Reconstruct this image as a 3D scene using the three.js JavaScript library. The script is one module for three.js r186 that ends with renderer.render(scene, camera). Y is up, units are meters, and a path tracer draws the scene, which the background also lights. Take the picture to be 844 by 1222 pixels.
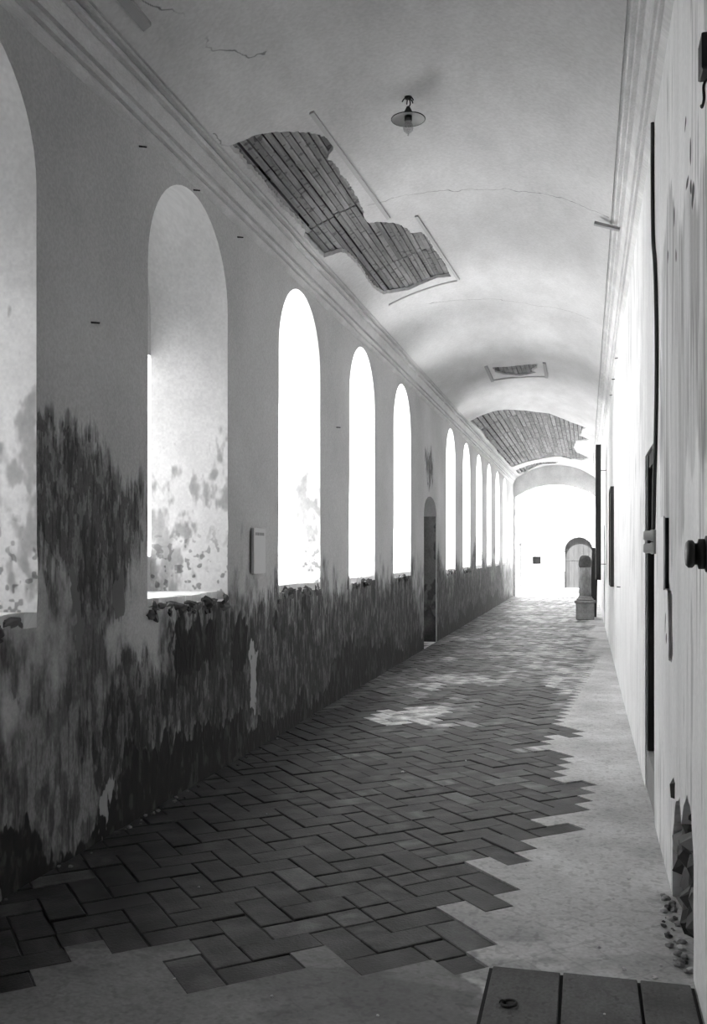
import * as THREE from 'three';
import { mergeGeometries, mergeVertices, toCreasedNormals } from 'three/addons/utils/BufferGeometryUtils.js';
import { Brush, Evaluator, SUBTRACTION } from 'three-bvh-csg';

// ---------------------------------------------------------------- camera, sky, sun, exposure
// The corridor runs along -z; "d" below is the distance down the corridor (d = -z).
const scene = new THREE.Scene();
const F = 1150, YAW = Math.atan(278 / F);
const camera = new THREE.PerspectiveCamera(2 * Math.atan(611 / F) * 180 / Math.PI, 844 / 1222, 0.05, 300);
camera.position.set(0, 1.6, 0);
camera.rotation.y = YAW;
camera.setViewOffset(844, 1222, 0, -49, 844, 1222);
const renderer = new THREE.WebGLRenderer({ antialias: true });
renderer.toneMapping = THREE.LinearToneMapping;
renderer.toneMappingExposure = 7.3;
renderer.shadowMap.enabled = true;
scene.background = new THREE.Color(1.0, 1.0, 1.0);           // even, hazy white sky
const sun = new THREE.DirectionalLight(0xffffff, 9.0);         // sun high behind and to the left, almost along the wall
{
  const az = Math.atan(0.3), el = 57 * Math.PI / 180;
  sun.target.position.set(-2, 0, -18);
  sun.position.set(-2 - 60 * Math.sin(az) * Math.cos(el), 60 * Math.sin(el), -18 + 60 * Math.cos(az) * Math.cos(el));
  sun.castShadow = true; sun.shadow.radius = 3;
  sun.shadow.mapSize.set(4096, 4096);
  const s = sun.shadow.camera; s.left = -40; s.right = 40; s.top = 40; s.bottom = -40; s.near = 1; s.far = 140;
  scene.add(sun, sun.target);
}

// ---------------------------------------------------------------- helpers
const XL = -2.63, XR = 0.39, DBACK = -3.0, DEND = 36.0;
let seed = 7;
const rnd = () => { seed = (seed * 1664525 + 1013904223) >>> 0; return seed / 4294967296; };
const rr = (a, b) => a + (b - a) * rnd();
const clamp = (x, a = 0, b = 1) => Math.min(b, Math.max(a, x));
const sstep = (a, b, x) => { const t = clamp((x - a) / (b - a)); return t * t * (3 - 2 * t); };
const mix = (a, b, t) => a + (b - a) * t;
function hash(x, y) { let h = (Math.imul(x, 374761393) + Math.imul(y, 668265263)) | 0; h = Math.imul(h ^ (h >>> 13), 1274126177); return ((h ^ (h >>> 16)) >>> 0) / 4294967296; }
function vn(x, y) {
  const xi = Math.floor(x), yi = Math.floor(y), fx = x - xi, fy = y - yi, u = fx * fx * (3 - 2 * fx), v = fy * fy * (3 - 2 * fy);
  const a = hash(xi, yi), b = hash(xi + 1, yi), c = hash(xi, yi + 1), e = hash(xi + 1, yi + 1);
  return a + (b - a) * u + (c - a) * v + (a - b - c + e) * u * v;
}
function fbm(x, y, o = 4) { let s = 0, a = 0.5, t = 0; for (let i = 0; i < o; i++) { s += a * vn(x + i * 17.3, y - i * 9.1); t += a; a *= 0.5; x *= 2.03; y *= 2.03; } return s / t; }
function dataTex(w, h, fn, srgb) {
  const data = new Uint8Array(w * h * 4);
  for (let j = 0; j < h; j++) for (let i = 0; i < w; i++) {
    const g = Math.round(255 * clamp(fn((i + 0.5) / w, (j + 0.5) / h))), k = (j * w + i) * 4;
    data[k] = data[k + 1] = data[k + 2] = g; data[k + 3] = 255;
  }
  const t = new THREE.DataTexture(data, w, h);
  t.magFilter = THREE.LinearFilter; t.minFilter = THREE.LinearFilter;
  t.wrapS = t.wrapT = THREE.RepeatWrapping;
  if (srgb) t.colorSpace = THREE.SRGBColorSpace;
  t.needsUpdate = true;
  return t;
}
// one pass that gives a colour map and a relief map
function pairTex(w, h, fn, wrap = THREE.MirroredRepeatWrapping) {
  const relief = new Float32Array(w * h); let k = 0;
  const map = dataTex(w, h, (u, v) => { const r = fn(u, v); relief[k++] = r[1]; return r[0]; }, true);
  k = 0;
  const bump = dataTex(w, h, () => relief[k++], false);
  map.wrapS = map.wrapT = bump.wrapS = bump.wrapT = wrap;
  return { map, bump };
}
const grey = (g) => new THREE.Color().setRGB(g, g, g);
const std = (g, roughness = 0.9, extra = {}) => new THREE.MeshStandardMaterial({ color: grey(g), roughness, ...extra });
const taken = new Map();
function numbered(name) { const n = taken.get(name) ?? 0; taken.set(name, n + 1); return n ? name + '_' + String(n).padStart(3, '0') : name; }
function mesh(name, geo, mat, parent) {
  const m = new THREE.Mesh(geo, mat); m.castShadow = m.receiveShadow = true;
  m.name = parent && parent !== scene ? name : numbered(name);
  (parent ?? scene).add(m); return m;
}
function group(name, pos = [0, 0, 0]) { const g = new THREE.Group(); g.name = numbered(name); g.position.set(...pos); scene.add(g); return g; }
function tag(o, label, category, grp) { o.userData.label = label; o.userData.category = category; if (grp) o.userData.group = grp; return o; }
function struct(o, label) { o.userData.kind = 'structure'; if (label) o.userData.label = label; return o; }
function boxGeo(x0, x1, y0, y1, z0, z1) { const g = new THREE.BoxGeometry(x1 - x0, y1 - y0, z1 - z0); g.translate((x0 + x1) / 2, (y0 + y1) / 2, (z0 + z1) / 2); return g; }
function bevelBox(w, h, dpt, b = 0.008) {                        // centred on x and z, standing on y = 0
  const s = new THREE.Shape(); const x = w / 2 - b, z = dpt / 2 - b;
  s.moveTo(-x, -z); s.lineTo(x, -z); s.lineTo(x, z); s.lineTo(-x, z); s.closePath();
  const g = new THREE.ExtrudeGeometry(s, { depth: h - 2 * b, bevelEnabled: true, bevelSize: b, bevelThickness: b, bevelSegments: 1 });
  g.rotateX(-Math.PI / 2); g.translate(0, b, 0); return g;
}
function lathe(pts, seg = 32) { return new THREE.LatheGeometry(pts.map(([r, y]) => new THREE.Vector2(r, y)), seg); }
function planarUV(geo, fn) {
  const p = geo.attributes.position, uv = new Float32Array(p.count * 2);
  for (let i = 0; i < p.count; i++) { const [u, v] = fn(p.getX(i), p.getY(i), p.getZ(i)); uv[2 * i] = u; uv[2 * i + 1] = v; }
  geo.setAttribute('uv', new THREE.BufferAttribute(uv, 2)); return geo;
}
function inPoly(pts, x, y) {
  let c = false;
  for (let i = 0, j = pts.length - 1; i < pts.length; j = i++) { const [xi, yi] = pts[i], [xj, yj] = pts[j]; if ((yi > y) !== (yj > y) && x < (xj - xi) * (y - yi) / (yj - yi) + xi) c = !c; }
  return c;
}
function ragged(pts, amp, step) {                                // a polygon with a broken, crumbly edge
  const out = [];
  for (let i = 0; i < pts.length; i++) {
    const [x0, y0] = pts[i], [x1, y1] = pts[(i + 1) % pts.length], L = Math.hypot(x1 - x0, y1 - y0), n = Math.max(1, Math.round(L / step));
    for (let k = 0; k < n; k++) { const t = k / n, a = k ? amp : amp * 0.4; out.push([mix(x0, x1, t) + rr(-a, a), mix(y0, y1, t) + rr(-a, a)]); }
  }
  return out;
}
function rockGeo(r, sq = [1, 1, 1]) {                            // a small faceted stone
  const g = mergeVertices(new THREE.IcosahedronGeometry(r, 1).deleteAttribute('normal').deleteAttribute('uv')), p = g.attributes.position;
  for (let i = 0; i < p.count; i++) { const k = rr(0.68, 1.18); p.setXYZ(i, p.getX(i) * k * sq[0], p.getY(i) * k * sq[1], p.getZ(i) * k * sq[2]); }
  const f = g.toNonIndexed(); f.computeVertexNormals(); planarUV(f, (x, y, z) => [x + z, y + z]); return f;
}
// a mask over a wall: polygons rasterised at 32 cells per metre and blurred a little
function wallMask(polys, d0, d1, y1, blur = 2) {
  const R = 32, w = Math.ceil((d1 - d0) * R), h = Math.ceil(y1 * R); let a = new Float32Array(w * h);
  for (const p of polys) {
    let x0 = Infinity, x1 = -Infinity; for (const [x] of p) { x0 = Math.min(x0, x); x1 = Math.max(x1, x); }
    for (let i = Math.max(0, Math.floor((x0 - d0) * R)); i < Math.min(w, (x1 - d0) * R + 1); i++) for (let j = 0; j < h; j++) if (inPoly(p, d0 + (i + 0.5) / R, (j + 0.5) / R)) a[j * w + i] = 1;
  }
  const b = new Float32Array(w * h);
  for (let j = 0; j < h; j++) for (let i = 0; i < w; i++) {
    let s = 0, n = 0;
    for (let q = -blur; q <= blur; q++) for (let p = -blur; p <= blur; p++) { const I = i + p, J = clamp(j + q, 0, h - 1); if (I >= 0 && I < w) { s += a[J * w + I]; n++; } }
    b[j * w + i] = s / n;
  }
  return (dd, y) => {
    const x = clamp((dd - d0) * R - 0.5, 0, w - 1.001), yy = clamp(y * R - 0.5, 0, h - 1.001), i = Math.floor(x), j = Math.floor(yy), fx = x - i, fy = yy - j, k = j * w + i;
    return mix(mix(b[k], b[k + 1], fx), mix(b[k + w], b[k + w + 1], fx), fy);
  };
}

// ---------------------------------------------------------------- left wall: damp, peeling whitewash
const blackDamp = [
  [[3.9, -0.1], [3.937, 0.286], [4.004, 0.306], [4.079, 0.309], [4.157, 0.255], [4.229, 0.161], [4.327, 0.09], [4.414, 0.098], [4.494, 0.1], [4.7, 0.049], [4.809, 0.035], [4.846, 0.094], [4.903, 0.172], [5.01, 0.226], [5.081, 0.295], [5.081, 0.368], [5.185, 0.429], [5.348, 0.437], [5.52, 0.414], [5.703, 0.394], [5.965, 0.373], [6.147, 0.385], [6.249, 0.407], [6.558, 0.335], [6.897, 0.359], [7.172, 0.346], [7.308, 0.19], [7.469, 0.175], [7.679, 0.23], [7.833, 0.168], [8.016, 0.101], [8.234, 0.193], [8.567, 0.201], [8.851, 0.346], [8.962, 0.246], [9.0, 0.135], [9.312, 0.131], [9.646, 0.195], [9.821, 0.31], [10.002, 0.452], [10.384, 0.556], [10.585, 0.636], [10.901, 0.621], [11.122, 0.538], [11.59, 0.549], [11.839, 0.473], [12.231, 0.381], [12.367, 0.511], [12.506, 0.384], [13.094, 0.511], [13.408, 0.3], [14.081, 0.173], [14.351, 0.279], [14.822, 0.306], [15.325, 0.334], [15.861, 0.255], [15.9, -0.1]],
  [[5.831, 1.152], [5.965, 1.154], [6.104, 1.116], [6.323, 1.118], [6.558, 1.083], [6.673, 1.093], [6.607, 0.988], [6.574, 0.808], [6.478, 0.788], [6.4, 0.886], [6.293, 0.78], [6.175, 0.736], [6.033, 0.743], [5.924, 0.824], [5.844, 0.943]],
  [[6.95, 1.119], [7.06, 1.158], [7.23, 1.168], [7.269, 1.099], [7.249, 0.867], [7.21, 0.672], [7.078, 0.609], [6.95, 0.625], [6.914, 0.834]],
  [[7.901, 1.08], [8.087, 1.047], [8.063, 0.865], [7.901, 0.878]],
  [[17.3, -0.1], [17.3, 0.2], [17.7, 0.42], [18.0, 0.15], [18.6, 0.55], [19.0, 0.2], [20.2, 0.16], [20.6, 0.42], [21.4, 0.2], [22.6, 0.5], [23.2, 0.28], [24.5, 0.45], [25.6, 0.2], [26.8, 0.55], [28.0, 0.3], [29.4, 0.5], [30.5, 0.2], [32.0, 0.12], [35.5, 0.1], [35.5, -0.1]],
];
const midDamp = [
  [[4.178, 2.149], [4.366, 2.213], [4.57, 2.238], [4.744, 2.291], [4.884, 2.23], [4.951, 2.119], [5.03, 2.031], [5.185, 1.994], [5.4, 2.03], [5.42, 1.6], [5.292, 1.575], [5.185, 1.452], [5.185, 1.305], [5.03, 1.217], [4.961, 1.411], [4.865, 1.251], [4.7, 1.307], [4.57, 1.424], [4.528, 1.513], [4.366, 1.494], [4.289, 1.558], [4.15, 1.58]],
  [[4.629, 0.977], [4.7, 0.797], [4.932, 0.729], [5.04, 0.631], [5.081, 0.866], [5.185, 0.96], [5.326, 1.016], [5.427, 0.893], [5.617, 0.834], [5.805, 0.892], [5.831, 1.135], [6.0, 1.27], [6.75, 1.3], [6.897, 1.123], [7.367, 1.059], [7.367, 0.179], [5.185, 0.419], [4.865, 0.205], [4.744, 0.509]],
  [[7.25, 1.1], [8.1, 1.32], [9.5, 1.34], [9.6, 1.0], [10.6, 1.2], [11.918, 1.335], [12.6, 1.1], [13.5, 1.3], [14.608, 1.3], [15.0, 0.8], [15.5, 0.5], [15.865, 0.205], [8.135, -0.031], [7.367, 0.179]],
  [[10.585, 1.081], [11.59, 1.061], [11.713, 0.784], [11.47, 0.586], [11.122, 0.564], [10.688, 0.652]],
  [[17.3, 1.8], [17.7, 1.5], [18.4, 1.1], [20.0, 1.3], [21.0, 1.2], [22.6, 1.3], [23.4, 1.9], [24.9, 1.6], [25.9, 1.25], [27.5, 1.35], [30.2, 1.3], [31.2, 0.9], [32.0, 0.3], [34.5, 0.2], [34.5, -0.1], [17.3, -0.1]],
  [[16.0, 3.3], [16.8, 3.4], [16.9, 3.0], [16.4, 2.75], [16.1, 3.0]],
];
const lightPatch = [
  [[4.941, 0.115], [4.865, 0.205], [4.941, 0.28], [5.0, 0.338], [5.101, 0.446], [5.06, 0.324], [5.0, 0.219]],
  [[7.328, 0.86], [7.531, 0.806], [7.469, 0.367], [7.367, 0.315]],
];
const flaked = [                                                // outlined scabs of paint that have come away
  [[4.55, 1.42], [4.6, 1.58], [4.66, 1.45], [4.72, 1.2], [4.66, 0.98], [4.62, 1.2]],
  [[5.05, 1.52], [5.17, 1.5], [5.19, 1.24], [5.12, 1.1], [5.1, 1.3], [5.03, 1.25], [5.0, 1.38]],
  [[4.04, 0.98], [4.07, 1.04], [4.1, 0.9], [4.06, 0.8]],
];
const mBlack = wallMask(blackDamp, -4, 37, 4.5, 1), mMid = wallMask(midDamp, -4, 37, 4.5, 4), mLight = wallMask(lightPatch, -4, 37, 4.5, 1), mFlake = wallMask(flaked, -4, 37, 4.5, 1);
function leftTone(dd, y) {
  const n1 = fbm(dd * 7, y * 3.6, 4), n2 = fbm(dd * 34 + 7, y * 13 + 3, 3), n3 = fbm(dd * 16 + 50, y * 8, 4), big = fbm(dd * 1.3 + 5, y * 1.1, 4), fine = fbm(dd * 90, y * 90, 2);
  const wd = dd + (n3 - 0.5) * 0.14 + (n2 - 0.5) * 0.05, wy = y + (fbm(dd * 11, y * 4 + 77, 4) - 0.5) * 0.34;
  let tone = 0.70 + (big - 0.5) * 0.14 + (fine - 0.5) * 0.10, height = 0.75 + (fine - 0.5) * 0.12;
  const blot = sstep(1.5, 0.7, y + (n1 - 0.5) * 1.6 + (big - 0.5) * 0.8);       // blotchy damp plus the shade low on the wall, painted into the tone
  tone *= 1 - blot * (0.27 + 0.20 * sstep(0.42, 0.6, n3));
  const mid = mMid(wd, wy), q = mid + (n1 - 0.5) * 0.7 + (n2 - 0.5) * 0.55 + (n3 - 0.5) * 0.5;
  const soft = sstep(0.22, 0.85, q) * sstep(0.02, 0.2, mid);
  tone *= 1 - 0.28 * soft; tone *= 1 + (fbm(dd * 150, y * 60, 2) - 0.5) * 0.34 * sstep(0.1, 0.6, soft + blot * 0.5); height -= 0.15 * soft;
  const scab = sstep(0.47, 0.56, mid * 0.35 + n3 * 0.55 + (n2 - 0.5) * 0.9 - 0.06) * sstep(0.15, 0.5, mid);
  tone *= 1 - 0.28 * scab; height -= 0.35 * scab;
  const rim = sstep(0.35, 0.5, scab) * sstep(0.8, 0.6, scab); tone *= 1 - 0.25 * rim;
  const bl = sstep(0.36, 0.62, mBlack(wd, wy) + (n2 - 0.5) * 0.45 + (n3 - 0.5) * 0.45);
  tone *= 1 - 0.30 * sstep(0.52, 0.66, fbm(dd * 46 + 11, y * 7, 3)) * sstep(0.05, 0.4, mid + blot * 0.3);
  tone = mix(tone, 0.04 + 0.2 * n2 * n3 + 0.10 * sstep(0.58, 0.68, n3), bl * 0.96); height -= 0.25 * bl;
  const fl = sstep(0.4, 0.5, mFlake(wd, wy)); tone = mix(tone, 0.36 + 0.1 * n1, fl); height = mix(height, 0.1, fl);
  const li = sstep(0.4, 0.5, mLight(wd, wy) + (n2 - 0.5) * 0.4); tone = mix(tone, 0.66, li * 0.9); height = mix(height, 0.8, li);
  return [tone, clamp(height)];
}
const H_WALL = 4.5;
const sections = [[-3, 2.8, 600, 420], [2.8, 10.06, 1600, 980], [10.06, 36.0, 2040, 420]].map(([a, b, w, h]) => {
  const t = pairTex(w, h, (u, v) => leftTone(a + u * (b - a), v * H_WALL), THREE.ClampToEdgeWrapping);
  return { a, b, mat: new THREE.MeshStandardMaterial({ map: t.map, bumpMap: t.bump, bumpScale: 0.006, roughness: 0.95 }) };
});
// plaster for window reveals, with damp blotches near the sill (u across the wall's thickness, v up)
const [revealT, cleanT] = [1, 0].map((worn) => pairTex(300, 1100, (u, v) => {
  const x = u * 1.2, y = v * H_WALL, n = fbm(x * 5, y * 4, 4), fine = fbm(x * 60, y * 60, 2), st = fbm(x * 18 + 3, y * 9, 3);
  let t = 0.86 + (n - 0.5) * 0.1 + (fine - 0.5) * 0.07;
  const blot = sstep(0.46, 0.62, n * 0.55 + st * 0.5 - Math.abs(y - 1.75) * 0.26 + 0.04);
  t *= 1 - 0.22 * blot * worn * (0.6 + 0.8 * st);
  const pock = sstep(0.66, 0.74, fbm(x * 26 + 9, y * 26, 2)) * sstep(1.9, 1.5, y) * worn; t *= 1 - 0.3 * pock;
  return [t, 0.7 + (fine - 0.5) * 0.2 - 0.3 * blot * st * worn - 0.3 * pock];
}));
const [revealMat, cleanMat] = [revealT, cleanT].map((t) => new THREE.MeshStandardMaterial({ map: t.map, bumpMap: t.bump, bumpScale: 0.006, roughness: 0.95 }));
const dryPlasterT = pairTex(512, 512, (u, v) => { const n = fbm(u * 8, v * 8, 4), f = fbm(u * 90, v * 90, 2); return [0.84 + (n - 0.5) * 0.12 + (f - 0.5) * 0.08, 0.5 + (f - 0.5) * 0.5]; });
const plasterMat = new THREE.MeshStandardMaterial({ map: dryPlasterT.map, bumpMap: dryPlasterT.bump, bumpScale: 0.003, roughness: 0.95 });

const W0 = 0.28, BAY = 2.6, WW = 1.36, T = 0.63, SPRING = 3.4, SILL = 1.31;
function archHole(d0, w, sill, spring, jag) {
  const p = new THREE.Path(), r = w / 2; const pts = [];
  const n = 30; let walk = 0; jag *= 0.35; sill -= 0.055;
  for (let i = 0; i <= n; i++) { walk = clamp(walk * 0.75 + rr(-jag, jag) * 0.9, -jag * 1.6, jag); if (i % 7 === 3) walk -= rr(0, jag); pts.push([d0 + w * (i + (i && i < n ? rr(-0.35, 0.35) : 0)) / n, sill + (i && i < n ? walk : 0)]); }
  const side = 16; for (let i = 1; i < side; i++) pts.push([d0 + w + (i < 5 ? rr(-0.004, 0.016) : 0), mix(sill, spring, i / side)]);
  for (let i = 0; i <= 24; i++) { const a = Math.PI * i / 24; pts.push([d0 + r + r * Math.cos(a), spring + r * Math.sin(a)]); }
  for (let i = side - 1; i > 0; i--) pts.push([d0 - (i < 5 ? rr(-0.004, 0.012) : 0), mix(sill, spring, i / side)]);
  pts.forEach(([x, y], i) => (i ? p.lineTo(x, y) : p.moveTo(x, y))); p.closePath();
  return p;
}
const wallLeft = struct(group('wall_left'), 'long whitewashed arcade wall with damp peeling base');
function placeLeft(geo) {                                        // shape x = d, shape y = height, extrusion = into the wall (-x)
  const p = geo.attributes.position;
  for (let i = 0; i < p.count; i++) { const dd = p.getX(i), y = p.getY(i), z = p.getZ(i); p.setXYZ(i, XL - z, y, -dd); }
  geo.computeVertexNormals(); return geo;
}
function splitGroups(geo) {                                      // the faces and the reveals of an extrusion as two geometries
  return geo.groups.map((gr) => {
    const g = new THREE.BufferGeometry();
    g.setAttribute('position', new THREE.BufferAttribute(geo.attributes.position.array.slice(gr.start * 3, (gr.start + gr.count) * 3), 3)); return g;
  });
}
function leftBay(d0, d1, hole, name = 'wall_bay') {
  const s = new THREE.Shape(); s.moveTo(d0, -0.1); s.lineTo(d1, -0.1); s.lineTo(d1, 5.05); s.lineTo(d0, 5.05); s.closePath();
  if (hole) s.holes.push(hole);
  const ext = new THREE.ExtrudeGeometry(s, { depth: T, bevelEnabled: false, steps: 1 });
  const [cap, side] = splitGroups(ext.index ? ext.toNonIndexed() : ext);
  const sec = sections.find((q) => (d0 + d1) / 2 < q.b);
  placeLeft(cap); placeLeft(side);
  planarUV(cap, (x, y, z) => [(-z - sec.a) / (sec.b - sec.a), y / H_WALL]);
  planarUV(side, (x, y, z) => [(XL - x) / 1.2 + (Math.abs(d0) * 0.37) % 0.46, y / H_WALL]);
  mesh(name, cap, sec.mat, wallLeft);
  mesh('window_reveal', toCreasedNormals(side, 0.6), d0 < 8 || d0 > 22 ? revealMat : cleanMat, wallLeft);
}
{
  let from = DBACK;
  for (let k = -1; k <= 12; k++) {
    const ws = W0 + BAY * k, end = k === 12 ? DEND : (k === 0 ? 2.8 : k === 3 ? 10.3 : k === 4 ? 12.6 : ws + WW + 0.62);
    // bays meet in the middle of the piers; two of them end where the plaster's painting changes
    const e = k === 3 ? 10.06 : k === 4 ? 12.66 : end;
    if (k === 6) {
      const p = new THREE.Path(), a = 15.87, w = 1.38, sp = 2.27, rise = 0.31, pts = [[a, 0.0], [a + w, 0.0]];
      for (let i = 0; i <= 16; i++) { const t = Math.PI * i / 16; pts.push([a + w / 2 + w / 2 * Math.cos(t), sp + rise * Math.sin(t)]); }
      pts.forEach(([x, y], i) => (i ? p.lineTo(x, y) : p.moveTo(x, y))); p.closePath();
      leftBay(from, e, p);
    } else if (k < 1) leftBay(from, e, null);
    else leftBay(from, e, archHole(ws, WW, SILL + (k > 6 ? -0.03 : 0), SPRING, 0.024));
    from = e;
  }
}
for (let k = 1; k <= 12; k++) if (k !== 6) {                     // sill slabs with a broken front edge
  const ws = W0 + BAY * k, s = new THREE.Shape(), y = SILL + (k > 6 ? -0.03 : 0); let bite = 0.02;
  s.moveTo(ws + 0.004, T);
  for (let i = 0; i <= 34; i++) { bite = clamp(bite * 0.7 + rr(-0.03, 0.045), -0.004, 0.11); if (rnd() < 0.10) bite = rr(0.05, 0.12); s.lineTo(ws + 0.004 + (WW - 0.008) * clamp((i + (i % 34 ? rr(-0.3, 0.3) : 0)) / 34), bite); }
  s.lineTo(ws + WW - 0.004, T); s.closePath();
  const g = new THREE.ExtrudeGeometry(s, { depth: 0.075, bevelEnabled: false }), p = g.attributes.position;
  for (let i = 0; i < p.count; i++) { const dd = p.getX(i), z = p.getY(i), h = p.getZ(i); p.setXYZ(i, XL - z, y - 0.075 + h + (h > 0.03 ? (fbm(dd * 9, z * 9, 2) - 0.5) * 0.02 : 0), -dd); }
  g.computeVertexNormals(); planarUV(g, (x, yy, z) => [x, z + yy]); g.clearGroups(); mesh('window_sill', g, plasterMat, wallLeft);
}
{ // broken masonry under the sills
  const mats = [std(0.05, 0.95), std(0.08, 0.95), std(0.13, 0.95)], shapes = []; for (let i = 0; i < 6; i++) shapes.push(rockGeo(1));
  for (let k = 1; k <= 8; k++) if (k !== 6) for (let i = 0; i < (k < 4 ? 34 : 18); i++) {
    const r = rr(0.018, 0.042), m = mesh('broken_stone', shapes[Math.floor(rnd() * 6)], mats[Math.floor(rnd() * 3)], wallLeft);
    m.scale.set(r * 0.55, r * 0.9, r * 2.1); m.position.set(XL - rr(0.0, 0.02), SILL - rr(0.045, 0.12) - (k > 6 ? 0.03 : 0), -(W0 + BAY * k + rr(0.02, WW - 0.02))); m.rotation.set(rr(-0.6, 0.6), rr(-0.5, 0.5), rr(-0.5, 0.5));
  }
}
{ // blocked doorway: its infill stands back from the wall face
  const g = struct(group('door_1'), 'walled-up arched doorway, damp, with jamb shade coloured in');
  const t = pairTex(300, 560, (u, v) => { const n = fbm(u * 5, v * 8, 4), f = fbm(u * 60, v * 110, 2); return [0.55 + (n - 0.5) * 0.3 + (f - 0.5) * 0.08 - 0.22 * sstep(0.45, 0.55, n + (0.45 - v) * 0.6), f]; });
  const m = new THREE.MeshStandardMaterial({ map: t.map, bumpMap: t.bump, bumpScale: 0.004, roughness: 0.95 });
  const uv = (q) => planarUV(q, (x, y, z) => [(-z - 15.87) / 1.4 + (x - XL), y / 2.6]);
  mesh('infill', uv(boxGeo(XL - 0.34, XL - 0.26, -0.05, 2.25, -17.3, -15.82)), m, g);
  mesh('tympanum', uv(boxGeo(XL - 0.34, XL - 0.24, 2.26, 2.66, -17.3, -15.82)), m, g);
  // thin dark boxes: shade of the unlit jambs put into their colour
  for (const [a, b] of [[15.872, 15.89], [17.23, 17.248]]) mesh('jamb_shade', uv(boxGeo(XL - 0.25, XL - 0.012, 0, 2.26, -b, -a)), m, g);
}
// the two nearest windows are partly closed at their outer edge: a low parapet and a head panel
for (const k of [1, 2]) {
  const ws = W0 + BAY * k;
  const g = struct(group('window_' + k));
  mesh('parapet', planarUV(boxGeo(XL - T - 0.11, XL - T - 0.0, SILL - 0.06, 1.575, -ws - WW - 0.1, -ws + 0.1), (x, y, z) => [z, y]), plasterMat, g);
  mesh('head_panel', planarUV(boxGeo(XL - T - 0.11, XL - T - 0.0, 3.12, 4.2, -ws - WW - 0.1, -ws + 0.1), (x, y, z) => [z, y]), plasterMat, g);
}

// ---------------------------------------------------------------- right wall: bright streaked whitewash
const greyStreak = [[[5.369, 3.25], [4.841, 3.285], [3.892, 2.916], [3.2, 2.882], [3.2, 1.879], [3.746, 1.97], [3.985, 1.929], [4.333, 1.743], [4.615, 1.676], [4.615, 1.447], [5.369, 1.778], [5.489, 2.33]]];
const rightPits = [[3.954, 3.146, 0.03, 0.045], [4.05, 3.048, 0.05, 0.018], [4.117, 3.334, 0.025, 0.02], [4.615, 3.129, 0.03, 0.05], [4.988, 3.068, 0.03, 0.03], [3.85, 2.96, 0.04, 0.05], [3.92, 3.0, 0.03, 0.03], [4.52, 2.98, 0.03, 0.03], [5.12, 1.3, 0.02, 0.05], [5.05, 1.2, 0.03, 0.03]];
const mStreak = wallMask(greyStreak, -4, 37, 4.5, 3);
function rightTone(dd, y) {
  const st = fbm(dd * 9, y * 1.1, 4), st2 = fbm(dd * 26 + 7, y * 2.6, 3), big = fbm(dd * 1.1 + 45, y * 0.9, 4), fine = fbm(dd * 70, y * 70, 2);
  const wd = dd + (fbm(dd * 6 + 3, y * 5, 3) - 0.5) * 0.35, wy = y + (fbm(dd * 6, y * 3 + 7, 3) - 0.5) * 0.4;
  let t = 0.94 + (big - 0.5) * 0.10 + (fine - 0.5) * 0.06 + (st - 0.5) * 0.10, h = 0.7 + (fine - 0.5) * 0.2;
  const g = sstep(0.25, 0.75, mStreak(wd, wy) + (st2 - 0.5) * 0.5); t *= 1 - g * (0.06 + 0.20 * sstep(0.30, 0.70, st * 0.6 + st2 * 0.4)); h -= 0.2 * g;
  const s2 = sstep(0.56, 0.74, st2 * 0.6 + st * 0.45) * sstep(0.40, 0.55, big); t *= 1 - 0.22 * s2; h -= 0.2 * s2;
  for (const [pd, py, a, b] of rightPits) { const q = ((wd - dd) * 0.4 + dd - pd) ** 2 / (a * a) + ((wy - y) * 0.4 + y - py) ** 2 / (b * b); if (q < 3) { const k = sstep(1.5, 0.6, q); t = mix(t, 0.3, k); h = mix(h, 0, k); } }
  return [t, clamp(h)];
}
const wallRight = struct(group('wall_right'), 'bright streaked plaster wall lit from the arcade');
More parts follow.
